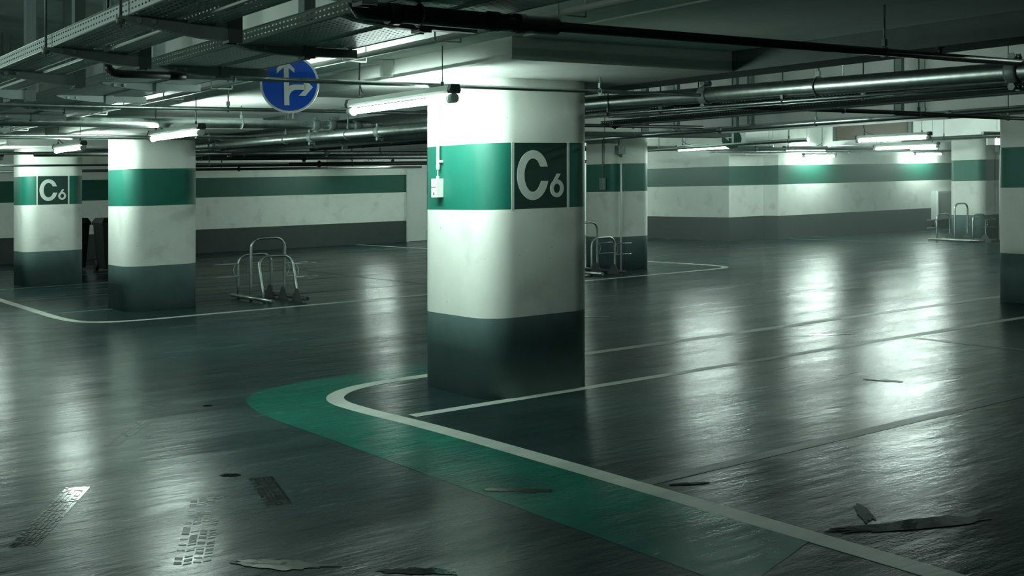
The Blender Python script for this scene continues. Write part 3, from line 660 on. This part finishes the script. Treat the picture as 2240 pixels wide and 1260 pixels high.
# down pipe with junction box on the column right of the nearest one
def downpipe(x, y, top, lab, boxed=True):
    o = thing('down_pipe', P(x, y, 0), lab, 'pipe')
    m = MB(); m.tube([P(x, y, 0), P(x, y, top)], .016, 10); build('pipe', m, 'white plastic', o)
    m = MB(); m.slab(x-.10, x+.06, y-.05, y+.05, top-.02, top+.13); m.tube([P(x-.05, y, top+.13), P(x-.05, y, 2.305)], .01, 8); m.tube([P(x+.0, y, top-.07), P(x+.0, y, top)], .03, 10); build('junction_box', m, 'dull steel', o)
downpipe(13.05, 14.86, 2.02, 'thin pale pipe down the front of the column right of the nearest one')
downpipe(24.55, 14.84, 2.02, 'thin pale pipe down the front of the farthest column')
m = MB(); m.tube([P(12.86, 15.12, 1.60), P(12.86, 15.12, 2.305)], .014, 8); m.slab(12.82, 12.90, 15.08, 15.16, 1.40, 1.60)
tag(build('cable_drop', m, 'dull steel', origin=P(12.86, 15.12, 1.4)), 'grey conduit and box on the left edge of the column right of the nearest one', 'conduit')
# electrical cabinet low on the right wall
m = MB(); m.slab(28.5, 29.6, 19.12, 19.3, .25, 1.05); cab = tag(build('electric_cabinet', m, 'fixture grey', origin=P(28.5, 19.2, .25)), 'grey metal cabinet on the right wall beside the farthest column', 'cabinet')
m = MB(); m.slab(28.56, 29.54, 19.10, 19.12, .29, 1.01); build('cabinet_door', m, 'fixture grey', cab)
m = MB(); m.slab(29.40, 29.44, 19.07, 19.10, .62, .70); build('handle', m, 'cap dark', cab)
m = MB(); m.slab(28.46, 28.5, 19.05, 19.12, .25, 1.05); build('hinge_strip', m, 'white plastic', cab)

# ---------------------------------------------------------------- bicycle racks
def rack(x, y, label, lean=0.0):
    o = thing('bicycle_rack', P(x, y, 0), label, 'bicycle rack', 'hoop bicycle racks')
    for dx in (0, .50):
        m = MB(); m.tube([P(x+dx, y-.70, .045), P(x+dx, y+.70, .045)], .027, 12)
        build('base_rail', m, 'galvanised steel' if dx == 0 else 'cap dark', o)
    for dy, hh, ln in ((.48, .62, 0), (.03, .86, 0), (-.42, .62, lean)):
        m = MB(); pts = []; r = .14
        def H(a, c): return P(x+a, y+dy+ln*c/hh, c)
        pts = [H(0, 0), H(0, .2), H(0, hh-r)]+[H(r-r*math.cos(t), hh-r+r*math.sin(t)) for t in (.4, .8, 1.2, 1.57)]
        pts += [H(.5-r+r*math.sin(t), hh-r+r*math.cos(t)) for t in (0, .4, .8, 1.2, 1.57)]+[H(.5, .2), H(.5, 0)]
        m.tube(pts, .019, 12); hoop = build('hoop', m, 'galvanised steel', o)
        if hh < .7 or dy < .1:
            sgn = -1 if dy > .2 else 1; a0 = 0 if sgn < 0 else .5
            for hz in (.50, .32):
                m = MB(); w_ = .045
                U_ = [H(a0, hz)+Vector((0, -w_, 0))]+[H(a0+sgn*.30, hz)+Vector((0, -w_, 0))]+[H(a0+sgn*(.30+.045*math.sin(t)), hz)+Vector((0, -w_*math.cos(t), 0)) for t in (.5, 1.0, 1.57, 2.1, 2.6)]+[H(a0+sgn*.30, hz)+Vector((0, w_, 0)), H(a0, hz)+Vector((0, w_, 0))]
                m.tube(U_, .0065, 8); build('wheel_holder', m, 'galvanised steel', o)
            m = MB(); m.tube([H(a0, .50)]+[H(a0+sgn*(.0+.07*math.sin(t)), .41+.09*math.cos(t)) for t in (0, .5, 1, 1.57, 2.1, 2.6, 3.14)], .0065, 8); build('wheel_holder', m, 'galvanised steel', o)
        m = MB()
        m.prism([(-.16, 0), (.16, 0), (.03, .17), (-.03, .17)], H(.47, 0), Vector((0, 1, AY)), Vector((0, 0, 1)), Vector((1, 0, 0)), .006); build('gusset', m, 'cap dark', o)
    return o
rack(6.38, 14.93, 'three-hoop steel bicycle rack right of the second column from the left', .22)
rack(12.08, 14.9, 'steel bicycle rack half hidden behind the nearest column', 0)
rack(23.15, 15.05, 'distant three-hoop bicycle rack before the farthest column')

# ---------------------------------------------------------------- wheeled bin
def bin_(x, y, label):
    o = thing('wheeled_bin', P(x, y, 0), label, 'bin')
    m = MB()
    def R_(w_, d, h): return [P(x-w_/2, y-d/2, h), P(x+w_/2, y-d/2, h), P(x+w_/2, y+d/2, h), P(x-w_/2, y+d/2, h)]
    m.hexa(R_(.46, .50, .05)+R_(.58, .66, .93)); m.hexa(R_(.62, .70, .90)+R_(.62, .70, .95)); build('body', m, 'bin plastic', o)
    m = MB(); m.hexa(R_(.62, .72, .952)+R_(.52, .60, 1.04)); build('lid', m, 'bin plastic', o)
    for s_ in (-1, 1):
        m = MB(); m.tube([P(x+s_*.22, y+.25, .10), P(x+s_*.28, y+.25, .10)], .10, 20); build('wheel', m, 'black rubber', o)
    m = MB(); m.tube([P(x-.2, y+.40, .99), P(x+.2, y+.40, .99)], .015, 8); m.tube([P(x-.2, y+.40, .99), P(x-.2, y+.30, .97)], .012, 8); m.tube([P(x+.2, y+.40, .99), P(x+.2, y+.30, .97)], .012, 8); build('handle', m, 'bin plastic', o)
bin_(6.95, 23.1, 'tall black wheeled bin between the two left columns')
bin_(6.35, 23.9, 'second black wheeled bin, mostly behind the far left column')

# volume added to imitate the lens veil round the far lamps
hm = bpy.data.materials.new('lens_veil'); hm.use_nodes = True; MATS['lens_veil'] = hm; nt = hm.node_tree
nt.nodes.remove(nt.nodes['Principled BSDF']); vs = nt.nodes.new('ShaderNodeVolumeScatter')
vs.inputs['Color'].default_value = (.85, 1, .95, 1); vs.inputs['Density'].default_value = .016; vs.inputs['Anisotropy'].default_value = .2
nt.links.new(vs.outputs[0], nt.nodes['Material Output'].inputs['Volume'])
m = MB(); m.slab(14.45, 22.3, 9.6, 19.25, .012, SLAB-.01)
hz = build('lens_veil', m, 'lens_veil', origin=P(18, 14, .012)); tag(hz, 'added thin volume imitating a lens veil round the far lamps', 'lens_veil'); hz['kind'] = 'stuff'

for o in bpy.data.objects:
    if '_o' in o: del o['_o']
